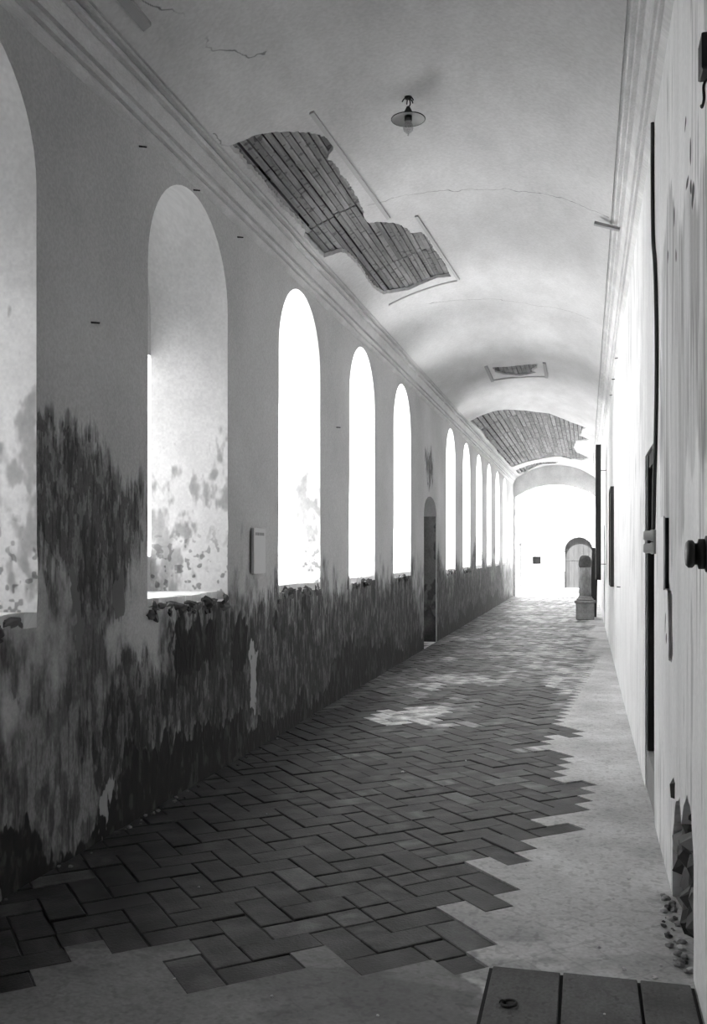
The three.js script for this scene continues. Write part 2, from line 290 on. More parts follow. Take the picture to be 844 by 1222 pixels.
{
  const cavity = ragged([[4.70, -0.02], [4.70, 0.276], [4.573, 0.464], [4.36, 0.55], [4.27, 0.46], [4.187, 0.56], [4.05, 0.64], [3.892, 0.6], [3.803, 0.44], [3.803, -0.02]], 0.012, 0.06);
  const groove = ragged([[4.99, 1.42], [4.93, 1.46], [4.74, 1.40], [4.70, 1.13], [4.80, 1.08], [4.95, 1.09], [4.93, 1.2], [4.96, 1.3]], 0.012, 0.05);
  const doors = [[5.95, 6.86, 2.26], [21.6, 22.7, 2.23]];
  const parts = [[DBACK, 2.9, 500, 400], [2.9, 9.0, 1300, 940], [9.0, 36.6, 2000, 400]];
  for (const [a, b, w, h] of parts) {
    const t = pairTex(w, h, (u, v) => rightTone(a + u * (b - a), v * H_WALL), THREE.ClampToEdgeWrapping);
    const mat = new THREE.MeshStandardMaterial({ map: t.map, bumpMap: t.bump, bumpScale: 0.004, roughness: 0.92 });
    const s = new THREE.Shape(); s.moveTo(a, -0.1); s.lineTo(b, -0.1); s.lineTo(b, 5.05); s.lineTo(a, 5.05); s.closePath();
    const hole = (pts) => { const p = new THREE.Path(); pts.forEach(([x, y], i) => (i ? p.lineTo(x, y) : p.moveTo(x, y))); p.closePath(); s.holes.push(p); };
    if (a > 2 && a < 5) { hole(cavity); hole(groove); }
    for (const [d0, d1, top] of doors) if (d0 > a && d1 < b) hole([[d0, 0], [d1, 0], [d1, top], [d0, top]]);
    const g = new THREE.ExtrudeGeometry(s, { depth: 0.4, bevelEnabled: false }), p = g.attributes.position;
    for (let i = 0; i < p.count; i++) { const dd = p.getX(i), y = p.getY(i), z = p.getZ(i); p.setXYZ(i, XR + z, y, -dd); }
    const ix = g.index; if (ix) { const ar = ix.array; for (let i = 0; i < ar.length; i += 3) [ar[i], ar[i + 1]] = [ar[i + 1], ar[i]]; }
    else for (let i = 0; i < p.count; i += 3) for (let c = 0; c < 3; c++) { const q = p.array[i * 3 + c]; p.array[i * 3 + c] = p.array[i * 3 + 3 + c]; p.array[i * 3 + 3 + c] = q; }
    g.computeVertexNormals(); planarUV(g, (x, y, z) => [(-z - a) / (b - a) + (x - XR) * 0.3 / (b - a), y / H_WALL]); g.clearGroups();
    mesh('plaster_face', g, mat, wallRight);
  }
  mesh('masonry_core', planarUV(boxGeo(XR + 0.39, XR + 0.6, -0.1, 5.05, -36.6, 3), (x, y, z) => [z, y]), std(0.16), wallRight);
  mesh('groove_back', planarUV(boxGeo(XR + 0.012, XR + 0.10, 1.0, 1.55, -5.1, -4.6), (x, y, z) => [z * 3, y * 3]), new THREE.MeshStandardMaterial({ map: dryPlasterT.map, color: grey(0.10), roughness: 1 }), wallRight);
  // rough stones of the wall's core, laid bare in the broken foot of the wall
  const core = [std(0.10, 0.95), std(0.05, 0.95), std(0.2, 0.95)];
  for (let i = 0; i < 26; i++) {
    const row = Math.floor(i / 5), m = mesh('stone', rockGeo(rr(0.075, 0.12), [0.8, 0.8, 1]), core[Math.floor(rnd() * 3)], wallRight);
    m.position.set(XR + rr(0.075, 0.12), 0.05 + row * 0.12, -(3.86 + (i % 5) * 0.19 + (row % 2) * 0.08));
    m.rotation.set(rr(0, 6), rr(0, 6), rr(0, 6));
  }
}

// ---------------------------------------------------------------- floor: herringbone bricks, worn screed over part of it
const floor = struct(group('floor'), 'herringbone brick floor partly covered by worn grey screed');
const groundT = pairTex(512, 512, (u, v) => { const n = fbm(u * 10, v * 10, 4); return [0.72 + (n - 0.5) * 0.15, n]; });
mesh('mortar_bed', planarUV(boxGeo(XL - 0.05, XR + 0.05, -0.16, -0.010, -DEND - 0.1, 3.1), (x, y, z) => [x, z]), std(0.035, 0.95), floor);
const brickRegion = [[-3.3, 3.9], [-3.3, 2.9], [-2.3, 2.9], [-2.102, 3.146], [-2.053, 3.29], [-1.904, 3.467], [-1.745, 3.623], [-1.789, 3.756], [-1.679, 3.782], [-1.575, 3.717], [-1.39, 3.527], [-1.515, 3.42], [-1.422, 3.339], [-1.244, 3.485], [-1.131, 3.606], [-0.966, 3.661], [-0.878, 3.604], [-0.793, 3.671], [-0.71, 3.584], [-0.555, 3.622], [-0.478, 3.764], [-0.538, 3.839], [-0.372, 4.025], [-0.454, 4.144], [-0.536, 4.222], [-0.454, 4.313], [-0.362, 4.645], [-0.532, 4.853], [-0.667, 4.914], [-0.546, 4.984], [-0.372, 4.945], [-0.192, 5.14], [-0.355, 5.323], [-0.27, 5.422], [-0.047, 5.673], [-0.194, 5.869], [-0.051, 6.194], [0, 6.642], [-0.017, 6.855], [-0.235, 7.087], [-0.062, 7.557], [-0.13, 7.856], [-0.338, 8.149], [-0.074, 8.996], [-0.389, 9.371], [-0.084, 10.212], [0.1, 13.5], [0.1, 17.2], [0.05, 23.7], [-0.2, 36.2], [-3.3, 36.2]];
const wetSpots = [[[-2.35, 4.45], [-2.05, 4.5], [-1.98, 4.18], [-2.02, 3.93], [-2.3, 4.1]], [[-2.4, 5.2], [-2.25, 5.36], [-1.98, 5.25], [-2.1, 5.1], [-2.3, 5.02]]];
const palePatch = [[-2.2, 9.15], [-1.95, 9.6], [-1.66, 9.85], [-1.25, 9.65], [-1.4, 9.0], [-1.85, 8.8]];  // outline of a floor area where most bricks are pale
const brickT = pairTex(512, 512, (u, v) => { const n = fbm(u * 7, v * 7, 4), f = fbm(u * 80, v * 80, 2); return [0.80 + (n - 0.5) * 0.7 + (f - 0.5) * 0.18, 0.5 + (f - 0.5) * 0.5 + (n - 0.5) * 0.6]; });
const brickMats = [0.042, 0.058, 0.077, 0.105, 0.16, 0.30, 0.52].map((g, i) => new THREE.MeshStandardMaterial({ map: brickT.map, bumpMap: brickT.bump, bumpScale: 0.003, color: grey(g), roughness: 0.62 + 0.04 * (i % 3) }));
const wetMat = new THREE.MeshStandardMaterial({ map: brickT.map, color: grey(0.03), roughness: 0.5 });
const paleMat = new THREE.MeshStandardMaterial({ map: brickT.map, bumpMap: brickT.bump, bumpScale: 0.003, color: grey(0.75), roughness: 0.8 });
{
  const U = 0.158, A = 41 * Math.PI / 180, ca = Math.cos(A), sa = Math.sin(A), bricks = [], cells = [];
  const toWorld = (a, b) => [a * ca - b * sa - 1.1, a * sa + b * ca + 6.03];   // (x, d)
  for (let j = -180; j < 180; j++) for (let i = -130; i < 330; i++) {
    const k = ((i - j) % 4 + 4) % 4; let rect = null;
    if (k === 0) rect = [i, j, 2, 1]; else if (k === 3) rect = [i, j, 1, 2]; else continue;
    const [x, dd] = toWorld((rect[0] + rect[2] / 2) * U, (rect[1] + rect[3] / 2) * U);
    if (x < XL - 0.25 || x > XR + 0.25 || dd < 1.6 || dd > DEND + 0.2) continue;
    (inPoly(brickRegion, x, dd) ? bricks : cells).push({ rect, x, dd });
  }
  const variants = [];
  for (let v = 0; v < 5; v++) {                                  // bricks with slightly uneven corners and a worn rim
    const jt = () => rr(-0.005, 0.001), w = U - 0.003, b = 0.004, s = new THREE.Shape();
    s.moveTo(-w + b + jt() * -1, -w / 2 + b - jt()); s.lineTo(w - b + jt(), -w / 2 + b - jt()); s.lineTo(w - b + jt(), w / 2 - b + jt()); s.lineTo(-w + b - jt(), w / 2 - b + jt()); s.closePath();
    const g = new THREE.ExtrudeGeometry(s, { depth: 0.03, bevelEnabled: true, bevelSize: b, bevelThickness: b * 0.7, bevelSegments: 1 });
    g.rotateX(-Math.PI / 2); g.translate(0, -0.03 - b * 0.7, 0);
    planarUV(g, (x, y, z) => [x * 1.6 + v * 0.23, z * 1.6 + v * 0.41]); g.clearGroups(); variants.push(g);
  }
  bricks.sort((p, q) => (p.dd + Math.abs(p.x + 1) * 0.2) - (q.dd + Math.abs(q.x + 1) * 0.2));
  let n = 0; const rest = brickMats.map(() => []), restPale = [];
  const matOf = (b) => {
    if (wetSpots.some((p) => inPoly(p, b.x, b.dd))) return -1;
    if (inPoly(palePatch, b.x, b.dd) && rnd() < 0.8) return -2;
    const patch = fbm(b.x * 1.2 + 3, b.dd * 0.9, 3) - 0.5 + (b.x + 1.2) * 0.22;  // last term darkens bricks toward the left wall, shade put into colour
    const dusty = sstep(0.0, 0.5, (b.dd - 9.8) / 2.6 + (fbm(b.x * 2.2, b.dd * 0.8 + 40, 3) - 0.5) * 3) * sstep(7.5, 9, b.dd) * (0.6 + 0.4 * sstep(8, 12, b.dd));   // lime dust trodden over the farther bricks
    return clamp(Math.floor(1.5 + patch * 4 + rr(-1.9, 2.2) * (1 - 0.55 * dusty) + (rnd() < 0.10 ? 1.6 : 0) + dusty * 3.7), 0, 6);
  };
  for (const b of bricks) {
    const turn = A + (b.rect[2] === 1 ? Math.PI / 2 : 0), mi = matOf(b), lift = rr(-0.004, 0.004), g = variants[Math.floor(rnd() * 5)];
    const crossing = b.x < XL + 0.15 || b.x > XR - 0.15;
    const e = new THREE.Euler(rr(-0.012, 0.012), turn, rr(-0.012, 0.012), 'YXZ'), pos = new THREE.Vector3(b.x, lift - (crossing ? 0.001 : 0), -b.dd);
    if (b.dd > 3.0 && n < 297 && b.x > XL && mi >= 0 && rnd() < 0.13) {              // a brick broken in two
      for (const q of [-1, 1]) {
        const m = mesh('brick', g, brickMats[clamp(mi + (q > 0 ? 1 : 0), 0, 6)], floor), k = q < 0 ? 0.46 : 0.52, off = q * U * (1 - k) ; n++;
        m.scale.set(k, 1, 1); m.rotation.copy(e); m.position.set(pos.x + Math.cos(turn) * off, pos.y + q * 0.001, pos.z - Math.sin(turn) * off);
      }
    } else if (b.dd > 3.0 && n < 300 && b.x > XL) { n++; const m = mesh('brick', g, mi === -1 ? wetMat : mi === -2 ? paleMat : brickMats[mi], floor); m.position.copy(pos); m.rotation.copy(e); }
    else {
      const gg = g.clone().applyMatrix4(new THREE.Matrix4().compose(pos, new THREE.Quaternion().setFromEuler(e), new THREE.Vector3(1, 1, 1)));
      (mi === -2 ? restPale : rest[Math.max(0, mi)]).push(gg);
    }
  }
  rest.forEach((l, i) => { if (l.length) mesh('far_bricks', mergeGeometries(l), brickMats[i], floor).userData.kind = 'stuff'; });
  if (restPale.length) mesh('pale_bricks', mergeGeometries(restPale), paleMat, floor).userData.kind = 'stuff';
  // the screed lies where the bricks are covered and follows their edges
  const quads = [];
  for (const c of cells) {
    const [i, j, w, h] = c.rect, q = [[i, j], [i + w, j], [i + w, j + h], [i, j + h]].map(([a, b]) => toWorld(a * U, b * U));
    const pos = []; const put = (p, y) => pos.push(p[0], y, -p[1]); const top = 0.003, bot = -0.02;
    put(q[0], top); put(q[1], top); put(q[2], top); put(q[0], top); put(q[2], top); put(q[3], top);
    for (let s = 0; s < 4; s++) { const a = q[s], b = q[(s + 1) % 4]; put(a, bot); put(b, bot); put(b, top); put(a, bot); put(b, top); put(a, top); }
    const g = new THREE.BufferGeometry(); g.setAttribute('position', new THREE.Float32BufferAttribute(pos, 3)); quads.push(g);
  }
  const scr = mergeGeometries(quads); scr.computeVertexNormals();
  const SX = 3.2, SD = 8.2;
  const t = pairTex(700, 1790, (u, v) => {
    const x = XL - 0.1 + u * SX, dd = 2.8 + v * SD, n = fbm(x * 2.2, dd * 2.2, 4), f = fbm(x * 90, dd * 90, 2), p = fbm(x * 6 + 9, dd * 6, 4);
    let tone = 0.73 + (n - 0.5) * 0.22 + (f - 0.5) * 0.12 + (p - 0.5) * 0.12;
    const a = (x + 1.1) * ca + (dd - 6.03) * sa, b = -(x + 1.1) * sa + (dd - 6.03) * ca;      // faint brick outlines ghosting through
    const wob = (p - 0.5) * 0.05, gi = Math.abs(((a / U + wob * 6) % 1 + 1) % 1 - 0.5), gj = Math.abs(((b / U + wob * 6) % 1 + 1) % 1 - 0.5);
    if (dd < 4.4) tone *= 1 - 0.10 * sstep(0.46, 0.5, Math.max(gi, gj)) * sstep(0.45, 0.6, n);
    const worn = sstep(0.54, 0.6, fbm(x * 1.6 + 20, dd * 2.4, 4)); tone *= 1 - 0.14 * worn * sstep(4.6, 3.8, dd);
    const old = sstep(0.46, 0.54, clamp((-0.35 - x) * 1.2 + (3.9 - dd) * 0.4 + 0.3) + (n - 0.5) * 1.0 + (p - 0.5) * 0.5) * sstep(4.6, 4.2, dd); tone *= 1 - 0.34 * old;    // a darker patch of screed toward the near left
    const dirt = sstep(0.64, 0.7, fbm(x * 40 + 3, dd * 40, 2)); tone *= 1 - 0.10 * dirt;
    return [tone, 0.5 + (f - 0.5) * 0.3 + (p - 0.5) * 0.5 - 0.2 * worn];
  });
  planarUV(scr, (x, y, z) => [(x - XL + 0.1) / SX, (-z - 2.8) / SD]);
  mesh('screed', scr, new THREE.MeshStandardMaterial({ map: t.map, bumpMap: t.bump, bumpScale: 0.006, roughness: 0.8 }), floor);
}
struct(mesh('ground', planarUV(boxGeo(-90, 60, -0.3, -0.17, -130, 60), (x, y, z) => [x, z]), new THREE.MeshStandardMaterial({ map: groundT.map, roughness: 1 })), 'pale open ground outside the building');

// ---------------------------------------------------------------- vault with fallen plaster, lath behind
const VX = -1.12, VR = 2.378, VY = 2.422, VXL = -2.44, VXR = 0.20;
const vaultY = (x, off = 0) => VY + Math.sqrt(Math.max(0, (VR + off) ** 2 - (x - VX) ** 2));
const holeNear = [[-2.405, 6.298], [-2.343, 6.331], [-2.262, 6.366], [-2.172, 6.446], [-2.069, 6.563], [-1.984, 6.672], [-1.926, 6.763], [-1.877, 6.889], [-1.856, 7.013], [-1.871, 7.097], [-1.925, 7.158], [-1.949, 7.203], [-1.927, 7.31], [-1.919, 7.449], [-1.932, 7.532], [-1.911, 7.659], [-1.916, 7.902], [-1.919, 8.086], [-1.932, 8.264], [-1.939, 8.418], [-1.969, 8.547], [-1.957, 8.693], [-1.891, 8.736], [-1.799, 8.874], [-1.73, 8.986], [-1.684, 9.152], [-1.666, 9.312], [-1.58, 9.361], [-1.549, 9.564], [-1.542, 9.933], [-1.52, 10.228], [-1.504, 10.473], [-1.51, 11.0], [-1.657, 10.903], [-1.81, 10.942], [-1.997, 10.953], [-2.12, 10.82], [-2.234, 10.658], [-2.258, 10.428], [-2.267, 10.148], [-2.258, 9.803], [-2.249, 9.479], [-2.258, 9.244], [-2.265, 9.075], [-2.287, 8.977], [-2.364, 8.91], [-2.425, 8.842], [-2.43, 8.714], [-2.43, 8.521], [-2.43, 8.367], [-2.43, 8.18], [-2.42, 8.165], [-2.402, 8.126], [-2.398, 7.923], [-2.404, 7.712], [-2.416, 7.533], [-2.412, 7.395], [-2.409, 7.188], [-2.407, 6.991], [-2.399, 6.786], [-2.416, 6.662], [-2.399, 6.548], [-2.403, 6.428]];
const holeFar = [[-2.41, 20.6], [-2.3, 20.671], [-2.1, 20.77], [-1.894, 20.917], [-1.705, 21.205], [-1.44, 21.717], [-1.118, 22.226], [-0.815, 22.416], [-0.606, 22.861], [-0.341, 23.232], [-0.001, 23.172], [-0.094, 23.787], [-0.122, 24.762], [-0.174, 25.281], [-0.075, 25.218], [0.073, 25.273], [-0.13, 26.47], [-0.282, 27.14], [-0.355, 28.748], [-0.294, 29.97], [0.087, 30.061], [-0.126, 31.977], [-0.485, 32.9], [-0.802, 32.6], [-1.207, 33.0], [-1.613, 33.1], [-1.991, 32.8], [-2.2, 32.6], [-2.38, 32.2], [-2.41, 31.5], [-2.42, 30.4], [-2.4, 29.0], [-2.42, 27.6], [-2.39, 25.9], [-2.41, 24.1], [-2.38, 22.4], [-2.41, 21.5]];
const holeEnd = [[-2.38, 33.6], [-2.2, 33.75], [-1.88, 34.0], [-1.718, 34.1], [-0.95, 34.6], [-1.1, 35.3], [-1.65, 35.0], [-1.9, 35.4], [-2.2, 35.6], [-2.38, 35.2]];
const holeSmall = [[-1.553, 16.515], [-1.34, 16.669], [-1.103, 16.636], [-0.803, 16.491], [-0.83, 16.843], [-0.931, 17.153], [-0.862, 17.287], [-1.023, 17.549], [-1.204, 17.628], [-1.427, 17.312], [-1.55, 16.925]];
const ceiling = struct(group('ceiling'), 'shallow plaster barrel vault with patches fallen away');
{
  const TH = 0.035;
  const shell = (d0, d1) => {
    const s = new THREE.Shape(), N = 56, at = (i, r) => { const a0 = Math.asin((VXL - VX) / VR), a1 = Math.asin((VXR - VX) / VR), a = mix(a0, a1, i / N); return [VX + r * Math.sin(a), VY + r * Math.cos(a)]; };
    for (let i = 0; i <= N; i++) { const q = at(i, VR); i ? s.lineTo(...q) : s.moveTo(...q); }
    for (let i = N; i >= 0; i--) s.lineTo(...at(i, VR + TH));
    s.closePath();
    const g = new THREE.ExtrudeGeometry(s, { depth: d1 - d0, bevelEnabled: false }); g.translate(0, 0, -d1); return g;
  };
  const prism = (pts) => {
    const s = new THREE.Shape(); pts.forEach(([x, dd], i) => (i ? s.lineTo(x, dd) : s.moveTo(x, dd))); s.closePath();
    const g = new THREE.ExtrudeGeometry(s, { depth: 1.4, bevelEnabled: false }); g.rotateX(-Math.PI / 2); g.translate(0, 4.0, 0); return g;
  };
  const cut = (base, holes) => {
    const ev = new Evaluator(); ev.attributes = ['position', 'normal']; ev.useGroups = false;
    const strip = (g) => { const q = g.index ? g.toNonIndexed() : g; q.deleteAttribute('uv'); q.clearGroups(); return q; };
    let a = new Brush(strip(base)); a.updateMatrixWorld();
    for (const h of holes) { const b = new Brush(strip(prism(h))); b.updateMatrixWorld(); a = ev.evaluate(a, b, SUBTRACTION); }
    const g = a.geometry; const flat = g.index ? g.toNonIndexed() : g; flat.deleteAttribute('normal'); flat.clearGroups(); flat.computeVertexNormals(); return toCreasedNormals(flat, 0.5);
  };
  const cracks = [
    [[-2.267, 4.659], [-2.159, 4.952], [-2.163, 5.264], [-1.99, 5.575], [-1.9, 5.62]],
    [[-1.9, 8.33], [-1.678, 8.359], [-1.116, 8.494], [-0.709, 8.454], [-0.349, 8.406], [0.2, 8.365]],
    [[-1.993, 11.646], [-1.433, 12.109], [-0.622, 12.472], [0.15, 12.222]],
    [[-2.43, 6.05], [-2.42, 6.2], [-2.40, 6.33]],
  ];
  const segDist = (px, py, [ax, ay], [bx, by]) => { const t = clamp(((px - ax) * (bx - ax) + (py - ay) * (by - ay)) / ((bx - ax) ** 2 + (by - ay) ** 2)); return Math.hypot(px - ax - t * (bx - ax), py - ay - t * (by - ay)); };
  const vt = (d0, d1, w, h) => pairTex(w, h, (u, v) => {
    const x = -2.5 + u * 2.8, dd = d0 + v * (d1 - d0), n = fbm(x * 1.6 + 4, dd * 0.7, 4), m = fbm(x * 7, dd * 2.4, 3), f = fbm(x * 60, dd * 60, 2);
    let t = 0.755 + (n - 0.5) * 0.13 + (m - 0.5) * 0.06 + (f - 0.5) * 0.07, hgt = 0.6 + (f - 0.5) * 0.4 + (m - 0.5) * 0.3;
    const wx = x + (fbm(x * 9, dd * 9 + 4, 3) - 0.5) * 0.10, wd = dd + (fbm(x * 9 + 40, dd * 9, 3) - 0.5) * 0.10;
    for (const c of cracks) for (let i = 0; i + 1 < c.length; i++) { if (Math.abs(dd - c[i][1]) > 1.2) continue; const k = 1 - sstep(0.001, 0.006, segDist(wx, wd, c[i], c[i + 1]) ); const on = sstep(0.2, 0.5, fbm(x * 5 + i, dd * 3, 2)); t *= 1 - 0.42 * k * on; hgt -= 0.4 * k * on; }
    return [t, clamp(hgt)];
  }, THREE.ClampToEdgeWrapping);
  for (const [a, b, w, h, holes] of [[DBACK, 3.6, 300, 500, []], [3.6, 13.0, 560, 1880, [ragged(holeNear, 0.008, 0.03)]], [13.0, DEND + 0.02, 360, 2000, [ragged(holeSmall, 0.012, 0.05), ragged(holeFar, 0.012, 0.12), ragged(holeEnd, 0.012, 0.12)]]]) {
    const g = holes.length ? cut(shell(a, b), holes) : toCreasedNormals(shell(a, b), 0.5);
    planarUV(g, (x, y, z) => [(x + 2.5) / 2.8, (-z - a) / (b - a)]); g.clearGroups?.();
    const t = vt(a, b, w, h);
    mesh('vault_plaster', g, new THREE.MeshStandardMaterial({ map: t.map, bumpMap: t.bump, bumpScale: 0.003, roughness: 0.95 }), ceiling);
  }
  // boards of the lathing, one by one, running down the corridor above each gap
  const lathT = pairTex(128, 1024, (u, v) => { const g = fbm(u * 26, v * 5, 4), f = fbm(u * 60, v * 90, 2), s = sstep(0.66, 0.72, fbm(u * 9 + 3, v * 40, 2)); return [0.74 + (g - 0.5) * 0.36 + (f - 0.5) * 0.10 - 0.22 * s, 0.5 + (g - 0.5) * 0.8]; });
  const lathMats = [0.30, 0.35, 0.40, 0.46].map((c) => new THREE.MeshStandardMaterial({ map: lathT.map, bumpMap: lathT.bump, bumpScale: 0.004, color: grey(c), roughness: 0.95 }));
  const lathing = (poly, pitch, joints, gapw) => {
    let x0 = Infinity, x1 = -Infinity; for (const [x] of poly) { x0 = Math.min(x0, x); x1 = Math.max(x1, x); }
    for (let x = Math.max(VXL - 0.02, x0 - 0.05); x < Math.min(x1 + 0.06, VXR); x += pitch) {
      let a = Infinity, b = -Infinity;
      for (let dd = Math.min(...poly.map((p) => p[1])) - 0.1; dd < Math.max(...poly.map((p) => p[1])) + 0.1; dd += 0.04) for (const q of [-0.5, 0, 0.5]) if (inPoly(poly, x + q * pitch, dd)) { a = Math.min(a, dd); b = Math.max(b, dd); }
      if (a > b) continue;
      a -= 0.12; b += 0.12;
      const cuts = [a, ...joints.map((j) => j + rr(-0.015, 0.015)).filter((j) => j > a + 0.1 && j < b - 0.1), b];
      for (let i = 0; i + 1 < cuts.length; i++) {
        const L = cuts[i + 1] - cuts[i] - 0.012, w = pitch - gapw * rr(0.5, 1.5), off = TH + 0.012 + rr(-0.006, 0.008);
        const g = new THREE.BoxGeometry(w, 0.018, L), sh = rnd(); planarUV(g, (px, py, pz) => [(px + py) / 0.12 * 0.25 + sh, pz / 1.6 + sh * 3]);
        const m = mesh('lath', g, lathMats[Math.floor(rnd() * 4)], ceiling);
        const ang = Math.asin((x - VX) / VR); m.position.set(x, vaultY(x, off), -(cuts[i] + cuts[i + 1]) / 2); m.rotation.set(rr(-0.003, 0.003), rr(-0.002, 0.002), -ang + rr(-0.05, 0.05));
      }
    }
  };
  lathing(holeNear, 0.05, [8.28, 10.0], 0.003);
  lathing(holeFar, 0.105, [22.6, 24.9, 27.6, 30.0, 31.6], 0.008);
  lathing(holeEnd, 0.105, [34.6], 0.013);
  lathing(holeSmall, 0.075, [17.1], 0.01);
  // arched ribs that carry the lathing
  const rib = (dd) => { const s = new THREE.Shape(), N = 24; for (let i = 0; i <= N; i++) { const x = mix(VXL - 0.05, VXR + 0.05, i / N); const y = vaultY(x, TH + 0.03); i ? s.lineTo(x, y) : s.moveTo(x, y); } s.lineTo(VXR + 0.05, 5.02); s.lineTo(VXL - 0.05, 5.02); s.closePath(); const g = new THREE.ExtrudeGeometry(s, { depth: 0.06, bevelEnabled: false }); g.translate(0, 0, -dd); mesh('rib', g, lathMats[0], ceiling); };
  for (const dd of [6.2, 7.2, 8.28, 9.5, 11.1, 16.4, 17.8, 20.3, 22.6, 24.9, 27.6, 30.0, 31.6, 33.4, 34.6]) rib(dd);
  mesh('roof', boxGeo(XL - T, XR + 0.6, 5.02, 5.3, -DEND - 0.4, 3.2), std(0.12), ceiling);
}

// ---------------------------------------------------------------- cornices
{
  const prof = [[0, 4.13], [0.012, 4.14], [0.03, 4.160], [0.034, 4.172], [0.024, 4.182], [0.024, 4.19], [0.052, 4.192], [0.060, 4.205], [0.056, 4.222], [0.044, 4.228], [0.046, 4.242], [0.072, 4.246], [0.076, 4.27], [0.084, 4.30], [0.100, 4.332], [0.094, 4.340], [0.094, 4.350], [0.128, 4.352], [0.136, 4.366], [0.132, 4.378], [0.120, 4.382], [0.122, 4.392], [0.160, 4.393], [0.168, 4.402], [0.164, 4.408], [0.19, 4.411], [0.196, 4.418], [0.196, 4.44], [0, 4.45]];
  const build = (sgn, x0) => {
    const s = new THREE.Shape(); prof.forEach(([p, y], i) => { const q = [x0 + sgn * p, y]; i ? s.lineTo(...q) : s.moveTo(...q); }); s.lineTo(x0 - sgn * 0.05, 4.45); s.lineTo(x0 - sgn * 0.05, 4.13); s.closePath();
    const g = new THREE.ExtrudeGeometry(s, { depth: DEND - DBACK, bevelEnabled: false }); g.translate(0, 0, -DEND);
    const q = toCreasedNormals(g, 0.5); planarUV(q, (x, y, z) => [z * 0.7, (x + y) * 1.3]); q.clearGroups(); return q;
  };
  const trimMat = new THREE.MeshStandardMaterial({ map: dryPlasterT.map, bumpMap: dryPlasterT.bump, bumpScale: 0.003, color: grey(0.8), roughness: 0.95 });
  struct(mesh('trim_1', build(1, XL), trimMat), 'moulded plaster cornice above the arcade');
  struct(mesh('trim_2', build(-1, XR), plasterMat), 'moulded plaster cornice on the right-hand wall');
}

// ---------------------------------------------------------------- ends of the corridor
const endWall = (name, d0, opening) => {
  const s = new THREE.Shape(); s.moveTo(XL - T, -0.1); s.lineTo(XR + 0.6, -0.1); s.lineTo(XR + 0.6, 5.1); s.lineTo(XL - T, 5.1); s.closePath();
  if (opening) { const p = new THREE.Path(); opening.forEach(([x, y], i) => (i ? p.lineTo(x, y) : p.moveTo(x, y))); p.closePath(); s.holes.push(p); }
  const g = new THREE.ExtrudeGeometry(s, { depth: 0.4, bevelEnabled: false }); g.translate(0, 0, -d0 - 0.4); planarUV(g, (x, y, z) => [x * 0.6 + z * 0.6, y * 0.6]); g.clearGroups();
  return struct(mesh(name, g, plasterMat));
};
{
  const a = -2.55, b = 0.30, sp = 3.66, rise = 0.44, h = (b - a) / 2, R = (h * h + rise * rise) / (2 * rise), pts = [[a, 0.0], [b, 0.0], [b, sp]];
  for (let i = 0; i <= 20; i++) { const x = mix(b, a, i / 20); pts.push([x, sp + rise - R + Math.sqrt(R * R - (x - (a + b) / 2) ** 2)]); }
  pts.push([a, sp]);
  endWall('wall_end', DEND, pts).userData.label = 'end wall with a wide low arch opening to a bright yard';
  endWall('wall_back', DBACK - 0.4, null);
}
// unseen wing at the near corner, added and made tall to shade the nearest arches
{
  const g = boxGeo(-34, XL - T - 0.01, -0.2, 11, -2.2, 8); planarUV(g, (x, y, z) => [x * 0.5 + z * 0.5, y * 0.5]);
  struct(mesh('wall_shade_wing', g, new THREE.MeshStandardMaterial({ map: dryPlasterT.map, color: grey(0.5), roughness: 0.95 })), 'unseen wing wall at the near corner, added to shade the nearest arches');
}
